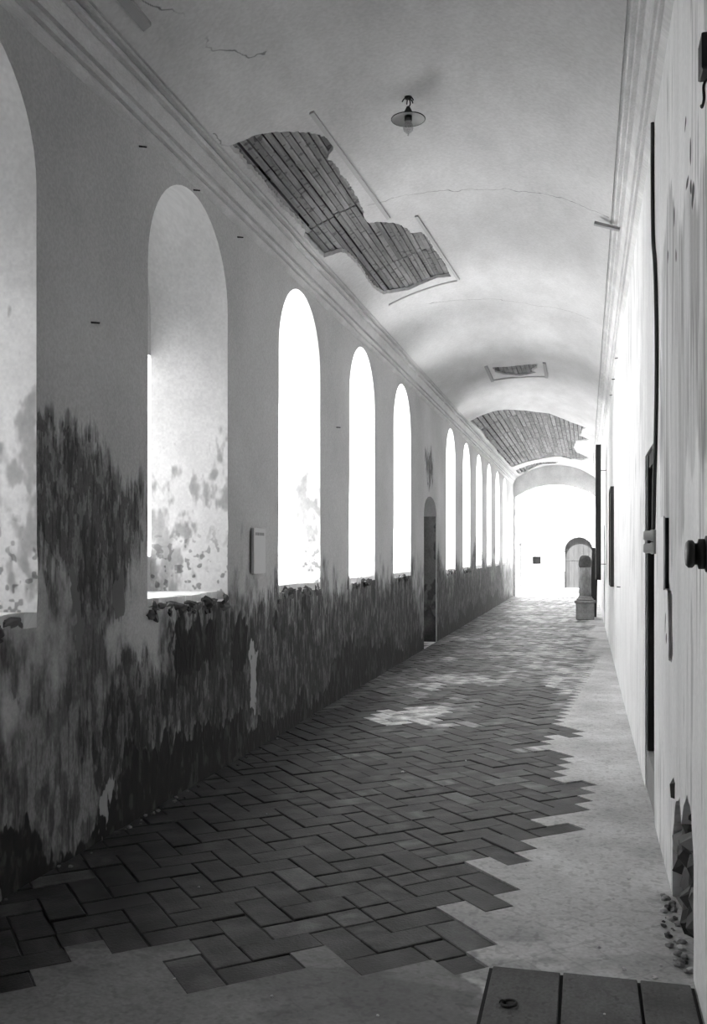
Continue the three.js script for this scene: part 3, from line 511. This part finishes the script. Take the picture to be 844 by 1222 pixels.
// the sunlit yard beyond
{
  const D = 40.2;
  const s = new THREE.Shape(); s.moveTo(-9, -0.2); s.lineTo(6, -0.2); s.lineTo(6, 6); s.lineTo(-9, 6); s.closePath();
  const hole = (pts) => { const p = new THREE.Path(); pts.forEach(([x, y], i) => (i ? p.lineTo(x, y) : p.moveTo(x, y))); p.closePath(); s.holes.push(p); };
  const dx0 = -0.86, dx1 = 0.26, dc = (dx0 + dx1) / 2, dr = (dx1 - dx0) / 2, arch = (r, y0, sp, n = 18) => { const o = [[dc - r, y0], [dc + r, y0]]; for (let i = 0; i <= n; i++) { const t = Math.PI * i / n; o.push([dc + r * Math.cos(t), sp + r * Math.sin(t)]); } return o; };
  hole(arch(dr, 0.16, 1.68)); hole([[-2.16, 1.14], [-1.80, 1.14], [-1.80, 1.47], [-2.16, 1.47]]);
  const g = new THREE.ExtrudeGeometry(s, { depth: 0.4, bevelEnabled: false }); g.translate(0, 0, -D - 0.4); planarUV(g, (x, y, z) => [x * 0.5 + z * 0.3, y * 0.5]); g.clearGroups();
  struct(mesh('wall_yard', g, plasterMat), 'sunlit white wall across the yard');
  struct(mesh('yard_pavement', planarUV(boxGeo(-9, 6, -0.16, -0.004, -D, -DEND - 0.1), (x, y, z) => [x, z]), new THREE.MeshStandardMaterial({ map: groundT.map, roughness: 0.95 })), 'pale pavement of the yard');
  // arched plank door
  const door = struct(group('door_2'), 'weathered plank door under a stone arch in the yard');
  const plankT = pairTex(128, 512, (u, v) => { const n = fbm(u * 30, v * 5, 4); return [0.62 + (n - 0.5) * 0.3, n]; });
  const planks = [0.045, 0.06, 0.052].map((c) => new THREE.MeshStandardMaterial({ map: plankT.map, color: grey(c), roughness: 0.9 }));
  for (let i = 0; i < 6; i++) {
    const x0 = dx0 - 0.02 + i * 0.193, x1 = x0 + 0.185, xm = (x0 + x1) / 2, q = new THREE.Shape(), top = (x) => 1.68 + Math.sqrt(Math.max(0, (dr + 0.03) ** 2 - (x - dc) ** 2));
    q.moveTo(x0, 0.16); q.lineTo(x1, 0.16); q.lineTo(x1, top(x1)); q.lineTo(xm, top(xm)); q.lineTo(x0, top(x0)); q.closePath();
    const pg = new THREE.ExtrudeGeometry(q, { depth: 0.04, bevelEnabled: false }); pg.translate(0, 0, -D - 0.16); planarUV(pg, (x, y) => [x, y * 0.6]); pg.clearGroups();
    mesh('plank', pg, planks[i % 3], door);
  }
  mesh('door_back', boxGeo(dx0 - 0.1, dx1 + 0.1, 0.05, 2.35, -D - 0.38, -D - 0.17), std(0.012), door);
  mesh('door_rail', boxGeo(dx0, dx1, 1.3, 1.36, -D - 0.12, -D - 0.105), planks[1], door);
  const surround = new THREE.Shape(); arch(dr + 0.15, 0.16, 1.68).forEach(([x, y], i) => (i ? surround.lineTo(x, y) : surround.moveTo(x, y))); surround.closePath();
  const inner = new THREE.Path(); arch(dr, 0.155, 1.68).forEach(([x, y], i) => (i ? inner.lineTo(x, y) : inner.moveTo(x, y)));
  inner.closePath(); surround.holes.push(inner);
  const rough = new THREE.MeshStandardMaterial({ map: dryPlasterT.map, color: grey(0.11), roughness: 0.95 });
  const voussoirs = 9;
  for (let i = 0; i < voussoirs; i++) {
    const a0 = Math.PI * i / voussoirs + 0.012, a1 = Math.PI * (i + 1) / voussoirs - 0.012, q = new THREE.Shape(), r1 = dr + rr(0.13, 0.18);
    for (let k = 0; k <= 4; k++) { const t = mix(a0, a1, k / 4); const pt = [dc + dr * Math.cos(t), 1.68 + dr * Math.sin(t)]; k ? q.lineTo(...pt) : q.moveTo(...pt); }
    for (let k = 4; k >= 0; k--) { const t = mix(a0, a1, k / 4); q.lineTo(dc + r1 * Math.cos(t), 1.68 + r1 * Math.sin(t)); }
    q.closePath(); const vg = new THREE.ExtrudeGeometry(q, { depth: 0.05, bevelEnabled: false }); vg.translate(0, 0, -D); planarUV(vg, (x, y) => [x, y]); vg.clearGroups(); mesh('arch_stone', vg, rough, door);
  }
  for (const [x0, x1, y0, y1] of [[dx0 - 0.14, dx0, 0.16, 0.55], [dx0 - 0.17, dx0, 0.56, 0.86], [dx1, dx1 + 0.15, 0.16, 0.7], [dx1, dx1 + 0.17, 0.72, 1.2], [dx1, dx1 + 0.14, 1.22, 1.66]]) mesh('jamb_stone', planarUV(boxGeo(x0, x1, y0, y1, -D, -D + 0.05), (x, y) => [x, y]), rough, door);
  mesh('door_step', planarUV(bevelBox(1.5, 0.16, 0.5, 0.01).translate(dc, 0, -D + 0.25), (x, y, z) => [x, z]), rough, door);
  const wn = struct(group('window_3'), 'small square dark window in the yard wall');
  mesh('frame', mergeGeometries([boxGeo(-2.16, -1.80, 1.14, 1.17, -D - 0.3, -D - 0.24), boxGeo(-2.16, -1.80, 1.44, 1.47, -D - 0.3, -D - 0.24), boxGeo(-2.16, -2.13, 1.14, 1.47, -D - 0.3, -D - 0.24), boxGeo(-1.83, -1.80, 1.14, 1.47, -D - 0.3, -D - 0.24)]), std(0.03), wn);
  mesh('shutter', boxGeo(-2.2, -1.76, 1.1, 1.5, -D - 0.39, -D - 0.31), std(0.012), wn);
  const post = group('drain_pipe', [-2.66, 0, -D + 0.07]);
  tag(post, 'pale upright pipe against the yard wall left of the small dark window', 'pipe');
  mesh('pipe', lathe([[0, 0], [0.06, 0], [0.06, 2.02], [0, 2.02]], 16), std(0.05), post);
  mesh('collar', lathe([[0.06, 1.96], [0.085, 1.96], [0.085, 2.08], [0.06, 2.08]], 16), std(0.05), post);
  mesh('collar', lathe([[0.06, 0.0], [0.085, 0.0], [0.085, 0.1], [0.06, 0.1]], 16), std(0.05), post);
}
// doors in the right wall
{
  const wood = new THREE.MeshStandardMaterial({ map: brickT.map, color: grey(0.055), roughness: 0.8 });
  const build = (n, d0, d1, top, label) => {
    const g = struct(group('door_' + n), label);
    const uv = (q) => planarUV(q, (x, y, z) => [z * 3 + x * 3, y * 0.4]);
    mesh('leaf', uv(boxGeo(XR + 0.16, XR + 0.20, 0.1, top, -d1, -d0)), wood, g);
    mesh('door_post', uv(boxGeo(XR + 0.012, XR + 0.30, 0.27, top, -d1 + 0.002, -d1 + 0.09)), wood, g);
    mesh('door_post', uv(boxGeo(XR + 0.012, XR + 0.30, 0.27, top, -d0 - 0.09, -d0 - 0.002)), wood, g);
    mesh('lintel', uv(boxGeo(XR + 0.02, XR + 0.30, top - 0.09, top - 0.002, -d1 + 0.09, -d0 - 0.09)), wood, g);
    mesh('threshold', uv(boxGeo(XR + 0.01, XR + 0.39, 0, 0.265, -d1 + 0.002, -d0 - 0.002)), new THREE.MeshStandardMaterial({ map: dryPlasterT.map, color: grey(0.4), roughness: 0.9 }), g);
    return g;
  };
  build(3, 5.95, 6.86, 2.26, 'dark wooden door frame set in the bright right wall');
  build(4, 21.6, 22.7, 2.23, 'narrow dark doorway far down the right wall');
}

// ---------------------------------------------------------------- things
const iron = std(0.018, 0.55, { metalness: 0.3 });
const rustIron = std(0.05, 0.8, { metalness: 0.2 });
{ // ceiling lamp: hook, chain, gallery, flat enamel shade, bulb
  const x = -1.215, d0 = 6.66, y0 = vaultY(x);
  const g = group('pendant_lamp', [x, y0, -d0]); g.scale.setScalar(0.9); tag(g, 'small pendant lamp with flat round shade and bare bulb hanging from the vault', 'lamp');
  const rose = lathe([[0, 0.002], [0.03, 0.002], [0.028, -0.012], [0.01, -0.02], [0, -0.02]], 20); mesh('ceiling_rose', rose, iron, g);
  for (const a of [0.4, 1.6, 3.0, 4.3, 5.4]) mesh('wire_end', new THREE.TubeGeometry(new THREE.CatmullRomCurve3([new THREE.Vector3(0, -0.012, 0), new THREE.Vector3(0.03 * Math.cos(a), -0.012, 0.03 * Math.sin(a)), new THREE.Vector3(0.048 * Math.cos(a), -0.036, 0.048 * Math.sin(a))]), 8, 0.005, 6), iron, g);
  mesh('hook', new THREE.TubeGeometry(new THREE.CatmullRomCurve3([[0, 0, 0], [0.014, -0.03, 0], [0.016, -0.06, 0], [0.0, -0.08, 0]].map((q) => new THREE.Vector3(...q))), 14, 0.005, 8), iron, g);
  mesh('socket', lathe([[0, -0.072], [0.012, -0.074], [0.02, -0.09], [0.032, -0.115], [0.036, -0.14], [0.03, -0.15], [0, -0.15]], 20), rustIron, g);
  const shade = mesh('shade', lathe([[0.03, -0.143], [0.06, -0.147], [0.10, -0.156], [0.128, -0.168], [0.133, -0.174], [0.13, -0.177], [0.125, -0.172], [0.098, -0.161], [0.06, -0.152], [0.03, -0.149]], 40), std(0.20, 0.45), g);
  mesh('shade_rim', new THREE.TorusGeometry(0.131, 0.004, 8, 48).rotateX(Math.PI / 2).translate(0, -0.173, 0), iron, shade);
  mesh('lamp_holder', lathe([[0, -0.15], [0.03, -0.15], [0.03, -0.185], [0, -0.185]], 20), iron, g);
  mesh('bulb', lathe([[0.022, -0.182], [0.026, -0.195], [0.038, -0.222], [0.041, -0.24], [0.036, -0.262], [0.022, -0.277], [0.008, -0.284], [0.006, -0.300], [0.0, -0.305]], 24), new THREE.MeshPhysicalMaterial({ color: grey(0.8), transmission: 0.85, roughness: 0.12, thickness: 0 }), g);
}
// wooden battens nailed on the vault
const battenMat = std(0.30, 0.9), battenPale = std(0.42, 0.9);
function vaultStrip(name, pts, w, th, mat, label, x, gname) {
  const P = []; for (let i = 0; i + 1 < pts.length; i++) for (let k = 0; k < 8; k++) P.push([mix(pts[i][0], pts[i + 1][0], k / 8), mix(pts[i][1], pts[i + 1][1], k / 8)]); P.push(pts[pts.length - 1]);
  const pos = [], idx = [];
  P.forEach(([px, pd], i) => {
    const [qx, qd] = P[Math.min(i + 1, P.length - 1)], [ox, od] = P[Math.max(i - 1, 0)], L = Math.hypot(qx - ox, qd - od), nx = -(qd - od) / L, nd = (qx - ox) / L;
    for (const [s, o] of [[-1, 0.001], [1, 0.001], [1, -th], [-1, -th]]) { const xx = px + nx * s * w / 2, dd = pd + nd * s * w / 2; pos.push(xx, vaultY(xx, o), -dd); }
    if (i) { const a = (i - 1) * 4, b = i * 4; for (let s = 0; s < 4; s++) { const t = (s + 1) % 4; idx.push(a + s, a + t, b + t, a + s, b + t, b + s); } }
  });
  const e = (P.length - 1) * 4; idx.push(0, 2, 1, 0, 3, 2, e, e + 1, e + 2, e, e + 2, e + 3);
  let g = new THREE.BufferGeometry(); g.setAttribute('position', new THREE.Float32BufferAttribute(pos, 3)); g.setIndex(idx); g = g.toNonIndexed(); g.computeVertexNormals(); planarUV(g, (a, b, c) => [a, c]);
  return tag(mesh(name, g, mat), label, 'batten', gname);
}
vaultStrip('wooden_batten', [[-1.864, 6.466], [-1.781, 8.757]], 0.032, 0.014, battenPale, 'long pale wooden batten on the vault beside the larger fallen patch');
vaultStrip('wooden_batten', [[-1.548, 8.906], [-1.445, 11.148]], 0.028, 0.014, battenPale, 'wooden batten along the far right edge of the near fallen patch');
vaultStrip('wooden_batten', [[-1.46, 11.19], [-1.85, 11.15], [-2.252, 11.08]], 0.028, 0.014, battenPale, 'wooden batten crossing the vault at the far end of the near fallen patch');
vaultStrip('wooden_batten', [[-2.321, 4.3], [-2.323, 4.834]], 0.045, 0.018, battenMat, 'dark stub of batten on the vault at the top left of the picture');
vaultStrip('wooden_batten', [[-1.64, 16.25], [-1.66, 17.65]], 0.05, 0.022, battenMat, 'short batten on the left of the small square fallen patch');
vaultStrip('wooden_batten', [[-0.68, 16.25], [-0.70, 17.65]], 0.05, 0.022, battenMat, 'short batten on the right of the small square fallen patch');
vaultStrip('wooden_batten', [[-1.63, 17.6], [-1.15, 17.75], [-0.73, 17.6]], 0.03, 0.02, battenPale, 'thin batten closing the far side of the small square fallen patch');
{
  const g = new THREE.BoxGeometry(0.22, 0.025, 0.05), m = mesh('wooden_batten', g, battenMat); m.position.set(0.17, 4.375, -8.46); m.rotation.z = -0.32;
  tag(m, 'short dark batten nailed across the right-hand cornice', 'batten');
}
// iron pegs
function peg(x, y, dd, sgn, label) {
  const g = new THREE.CylinderGeometry(0.006, 0.005, 0.05, 8).rotateZ(Math.PI / 2), m = mesh('iron_peg', g, iron); m.position.set(x + sgn * 0.018, y, -dd); m.rotation.y = sgn * 0.5;
  tag(m, label, 'peg', 'iron pegs in the walls');
}
peg(XL, 4.06, 5.37, 1, 'iron peg high on the pier between the first and second arches'); peg(XL, 4.1, 6.2, 1, 'iron peg just under the cornice right over the second arch');
peg(XL, 4.05, 7.06, 1, 'iron peg high on the pier left of the third arch'); peg(XL, 2.86, 4.79, 1, 'short iron peg halfway up the first pier above the dark damp'); peg(XL, 2.96, 10.1, 1, 'short iron peg halfway up the pier between the third and fourth arches');
peg(XR, 4.06, 12.6, -1, 'nearest iron peg high on the right wall under the cornice'); peg(XR, 4.05, 14.06, -1, 'middle iron peg high on the right wall under the cornice'); peg(XR, 4.04, 15.4, -1, 'farthest iron peg high on the right wall under the cornice');
peg(XR, 1.2, 11.8, -1, 'low bent iron peg in the right wall nearer than the framed board');
{ // notice on the left pier
  const g = group('notice_board', [XL, 1.433, -7.47]); tag(g, 'narrow white notice board on the pier between second and third arches', 'sign');
  mesh('panel', bevelBox(0.022, 0.37, 0.285, 0.003).translate(0.026, 0, 0), std(0.62, 0.7), g);
  mesh('spacer', boxGeo(0, 0.016, 0.05, 0.32, -0.10, 0.10), std(0.05), g);
  const c = document.createElement('canvas'); c.width = 256; c.height = 332; const k = c.getContext('2d'); k.fillStyle = '#c8c8c8'; k.fillRect(0, 0, 256, 332);
  k.fillStyle = '#808080'; for (let i = 0, q = 30; i < 7; i++) { const w = 16 + hash(i, 3) * 14; k.fillRect(q, 30, w, 22); q += w + 5; }    // a line of worn, unreadable letters
  const t = new THREE.CanvasTexture(c); t.colorSpace = THREE.SRGBColorSpace;
  const face = new THREE.PlaneGeometry(0.279, 0.364).rotateY(Math.PI / 2).translate(0.0375, 0.185, 0); mesh('printed_sheet', face, new THREE.MeshStandardMaterial({ map: t, roughness: 0.7 }), g);
}
{ // notice on the right wall
  const g = group('notice_board', [XR, 1.42, -5.10]); tag(g, 'white notice panel standing off the right wall beside the switch', 'sign');
  mesh('panel', bevelBox(0.008, 0.36, 0.39, 0.002).translate(-0.022, 0, 0), std(0.8, 0.7), g);
  mesh('shadow_gap', boxGeo(-0.0175, 0, 0.008, 0.352, -0.19, 0.19), std(0.02), g);  // black slab put in for the shadow gap behind the panel
}
{ // electric switch and its cable
  const g = group('wall_switch', [XR, 1.66, -5.84]); tag(g, 'old double porcelain switch on the right wall at the end of the cable', 'switch');
  const knob = lathe([[0, 0], [0.044, 0], [0.044, 0.012], [0.036, 0.02], [0.036, 0.05], [0.028, 0.06], [0, 0.06]], 24).rotateZ(Math.PI / 2);
  mesh('backplate', boxGeo(-0.012, 0, -0.065, 0.075, -0.045, 0.045), std(0.3), g);
  for (const y of [-0.032, 0.042]) mesh('porcelain_drum', knob.clone().scale(1, 0.78, 0.9).translate(-0.012, y, 0), std(0.62, 0.35), g);
  const pts = [[5.84, 1.74], [5.74, 2.05], [5.64, 2.34], [5.58, 2.66], [5.62, 3.0], [5.72, 3.25], [5.86, 3.42], [5.92, 3.8], [5.92, 4.13]].map(([dd, y]) => new THREE.Vector3(XR - 0.012, y, -dd));
  tag(mesh('cable', new THREE.TubeGeometry(new THREE.CatmullRomCurve3(pts), 80, 0.011, 8), std(0.02, 0.6)), 'thick black cable running up the right wall to the cornice', 'cable');
}
{ // iron knob at the right edge
  const g = group('door_knob', [XR, 1.597, -3.36]); tag(g, 'black iron knob sticking out of the right wall at the picture edge', 'knob');
  const geo = (p) => lathe(p, 28).rotateZ(Math.PI / 2);
  mesh('rose', geo([[0, 0], [0.06, 0], [0.06, 0.008], [0.04, 0.014], [0, 0.014]]), iron, g);
  mesh('shank', geo([[0, 0.012], [0.05, 0.012], [0.05, 0.03], [0.036, 0.034], [0.036, 0.046], [0, 0.046]]), iron, g);
  mesh('knob', geo([[0, 0.044], [0.04, 0.044], [0.046, 0.05], [0.046, 0.062], [0.038, 0.07], [0, 0.07]]), iron, g);
}
{ // iron bracket and hook high on the right
  const g = group('iron_bracket', [XR, 3.17, -3.35]); tag(g, 'black iron bracket with a small hook high at the right edge', 'bracket');
  mesh('block', bevelBox(0.03, 0.12, 0.10, 0.005).translate(-0.012, 0.0, 0), iron, g);
  mesh('stud', new THREE.CylinderGeometry(0.008, 0.008, 0.03, 10).rotateX(Math.PI / 2).translate(-0.015, 0.06, -0.06), iron, g);
  mesh('hook', new THREE.TubeGeometry(new THREE.CatmullRomCurve3([[0, 0, -0.02], [-0.012, -0.02, -0.02], [-0.012, -0.07, -0.02], [-0.015, -0.085, -0.04], [-0.015, -0.07, -0.065]].map((q) => new THREE.Vector3(...q))), 16, 0.005, 6), iron, g);
}
{ // boards on the right wall
  const dark = new THREE.MeshStandardMaterial({ map: brickT.map, color: grey(0.035), roughness: 0.7 });
  const g = group('framed_board', [XR, 1.11, -15.0]); tag(g, 'thin dark framed board hung on the right wall between the two doorways', 'board');
  mesh('board', boxGeo(-0.035, -0.003, 0.03, 1.43, -0.47, 0.47), dark, g);
  for (const z of [-0.485, 0.485]) mesh('frame_side', boxGeo(-0.05, 0, 0, 1.46, z - 0.02, z + 0.02), dark, g);
  for (const y of [0, 1.42]) mesh('frame_rail', boxGeo(-0.05, 0, y, y + 0.04, -0.465, 0.465), dark, g);
  const s = group('hanging_shutter', [XR, 1.07, -19.9]); tag(s, 'tall dark wooden shutter standing out from the right wall above the stone column', 'shutter');
  for (let i = 0; i < 3; i++) mesh('plank', boxGeo(-0.21, -0.11, 0.0, 2.66, -0.5 + i * 0.3, -0.205 + i * 0.3), dark, s);
  for (const y of [0.3, 2.2]) mesh('wall_bracket', boxGeo(-0.11, 0, y, y + 0.012, -0.3, -0.27), iron, s);
}
{ // stone column on a block
  const t = pairTex(256, 256, (u, v) => { const n = fbm(u * 9, v * 9, 4), f = fbm(u * 60, v * 60, 2); return [0.72 + (n - 0.5) * 0.3 + (f - 0.5) * 0.15, f]; });
  const stone = new THREE.MeshStandardMaterial({ map: t.map, bumpMap: t.bump, bumpScale: 0.004, color: grey(0.5), roughness: 0.95 });
  const dark = new THREE.MeshStandardMaterial({ map: t.map, bumpMap: t.bump, bumpScale: 0.006, color: grey(0.16), roughness: 0.95 });
  const g = group('stone_column', [-0.03, 0.005, -23.9]); tag(g, 'short stone column on a square block beside the right wall far down', 'column');
  mesh('block', bevelBox(0.43, 0.40, 0.43, 0.015), stone, g);
  mesh('slab', bevelBox(0.50, 0.055, 0.50, 0.012).translate(0, 0.40, 0), stone, g);
  mesh('base_moulding', lathe([[0, 0.455], [0.20, 0.455], [0.20, 0.49], [0.18, 0.505], [0.165, 0.53], [0.165, 0.55], [0.145, 0.565], [0, 0.565]], 32), stone, g);
  mesh('shaft', lathe([[0, 0.56], [0.145, 0.56], [0.14, 0.9], [0.134, 1.25], [0, 1.25]], 32), stone, g);
  mesh('shaded_cap', lathe([[0, 1.25], [0.136, 1.25], [0.15, 1.28], [0.148, 1.40], [0.13, 1.48], [0.08, 1.53], [0, 1.545]], 32), dark, g);  // column head coloured dark to carry the shadow on its top
  const p = mesh('shadow_strip', planarUV(new THREE.BoxGeometry(0.16, 1.72, 0.03), (x, y, z) => [x * 3, y * 0.5]), std(0.02)); p.position.set(0.19, 0.87, -24.7); p.rotation.z = -0.03;  // black strip painted in for the deep shadow behind the column
  tag(p, 'black strip put in for the deep shadow behind the stone column', 'plank');
}
{ // hatch in the floor, three boards and a pull ring
  const t = pairTex(256, 512, (u, v) => { const n = fbm(u * 5, v * 5, 4), f = fbm(u * 80, v * 90, 2), s = sstep(0.70, 0.74, fbm(u * 22 + 4, v * 30, 3)); return [0.62 + (n - 0.5) * 0.3 + (f - 0.5) * 0.16 - 0.1 * s, f]; });
  const mats = [0.22, 0.25, 0.20].map((c) => new THREE.MeshStandardMaterial({ map: t.map, bumpMap: t.bump, bumpScale: 0.002, color: grey(c), roughness: 0.75 }));
  const g = group('floor_hatch', [0.01, 0.003, -3.1]); tag(g, 'dark floor hatch of three wide boards in the bottom right corner', 'hatch');
  const xs = [-0.362, -0.10, 0.178, 0.365];
  mesh('seat', planarUV(boxGeo(-0.372, 0.374, 0.0, 0.004, -0.62, 0.6), (x, y, z) => [x, z]), std(0.008), g);
  for (let i = 0; i < 3; i++) { const b = bevelBox(xs[i + 1] - xs[i] - 0.012, 0.018, 1.18 + [0.02, 0, -0.03][i], 0.003); planarUV(b, (x, y, z) => [x * 1.7 + i * 0.31, z * 1.0 + i * 0.2]); b.translate((xs[i] + xs[i + 1]) / 2, 0.004, i * -0.015); mesh('board', b, mats[i], g); }
  mesh('pull_ring', new THREE.TorusGeometry(0.026, 0.005, 8, 28).rotateX(-Math.PI / 2).rotateZ(0.12).translate(-0.272, 0.029, -0.29), iron, g);
  mesh('ring_staple', new THREE.TorusGeometry(0.009, 0.004, 6, 14).translate(-0.295, 0.024, -0.30), iron, g);
}
// crumbs of plaster and rubble
{
  const pale = std(0.62, 0.95), mid = std(0.3, 0.95), dk = std(0.12, 0.95), shapes = []; for (let i = 0; i < 6; i++) shapes.push(rockGeo(0.5, [1, 0.6, 1]));
  const crumb = (name, x, dd, r, mat, label, grp) => { const m = mesh(name, shapes[Math.floor(rnd() * 6)], mat); m.scale.setScalar(2 * r); m.position.set(x, 0.003 + r * 0.42, -dd); m.rotation.y = rr(0, 6); tag(m, label, 'rubble', grp); };
  for (let i = 0; i < 46; i++) { const dd = rr(3.84, 4.75); crumb('rubble_stone', XR - Math.abs(rr(0.01, 0.08)) * rr(0.4, 1), dd, rr(0.006, 0.022), [mid, dk, mid, pale][i % 4], 'crumb of rubble spilled at the broken foot of the right wall', 'rubble below the broken wall'); }
  for (const [x, dd, r] of [[0.25, 3.78, 0.012], [0.14, 3.83, 0.010], [0.05, 4.02, 0.008], [-0.1, 4.4, 0.008], [0.2, 4.9, 0.01], [0.12, 4.6, 0.007], [-0.3, 5.0, 0.006], [0.28, 3.9, 0.008], [-1.3, 6.9, 0.012], [-0.9, 7.4, 0.007], [-1.8, 4.3, 0.007], [-1.1, 3.3, 0.007], [-1.5, 3.35, 0.006], [-0.7, 3.25, 0.006], [-1.9, 5.6, 0.006]])
    crumb('plaster_flake', x, dd, r, pale, 'white flake of plaster lying loose on the open floor', 'loose plaster flakes on the floor');
  for (let i = 0; i < 30; i++) { const dd = i < 12 ? rr(4.9, 5.6) : rr(3.9, 9.2); crumb('plaster_crumb', XL + rr(0.02, 0.09), dd, rr(0.006, 0.016), [mid, dk, dk, mid][i % 4], 'crumb of plaster at the foot of the dark left wall', 'plaster crumbs along the left wall'); }
  for (const [x, y, z, r] of [[0.10, 0.021, -0.15, 0.008], [0.13, 0.021, 0.05, 0.006], [0.26, 0.021, -0.2, 0.007], [0.28, 0.021, -0.12, 0.01], [0.33, 0.021, -0.16, 0.012], [0.05, 0.021, -0.3, 0.005]]) { const m = mesh('plaster_flake', shapes[0], pale); m.scale.setScalar(2 * r); m.position.set(0.01 + x, y + 0.003 + r * 0.4, -3.1 + z); tag(m, 'white flake of plaster lying on the dark floor hatch', 'rubble', 'flakes on the hatch'); }
}
renderer.render(scene, camera);
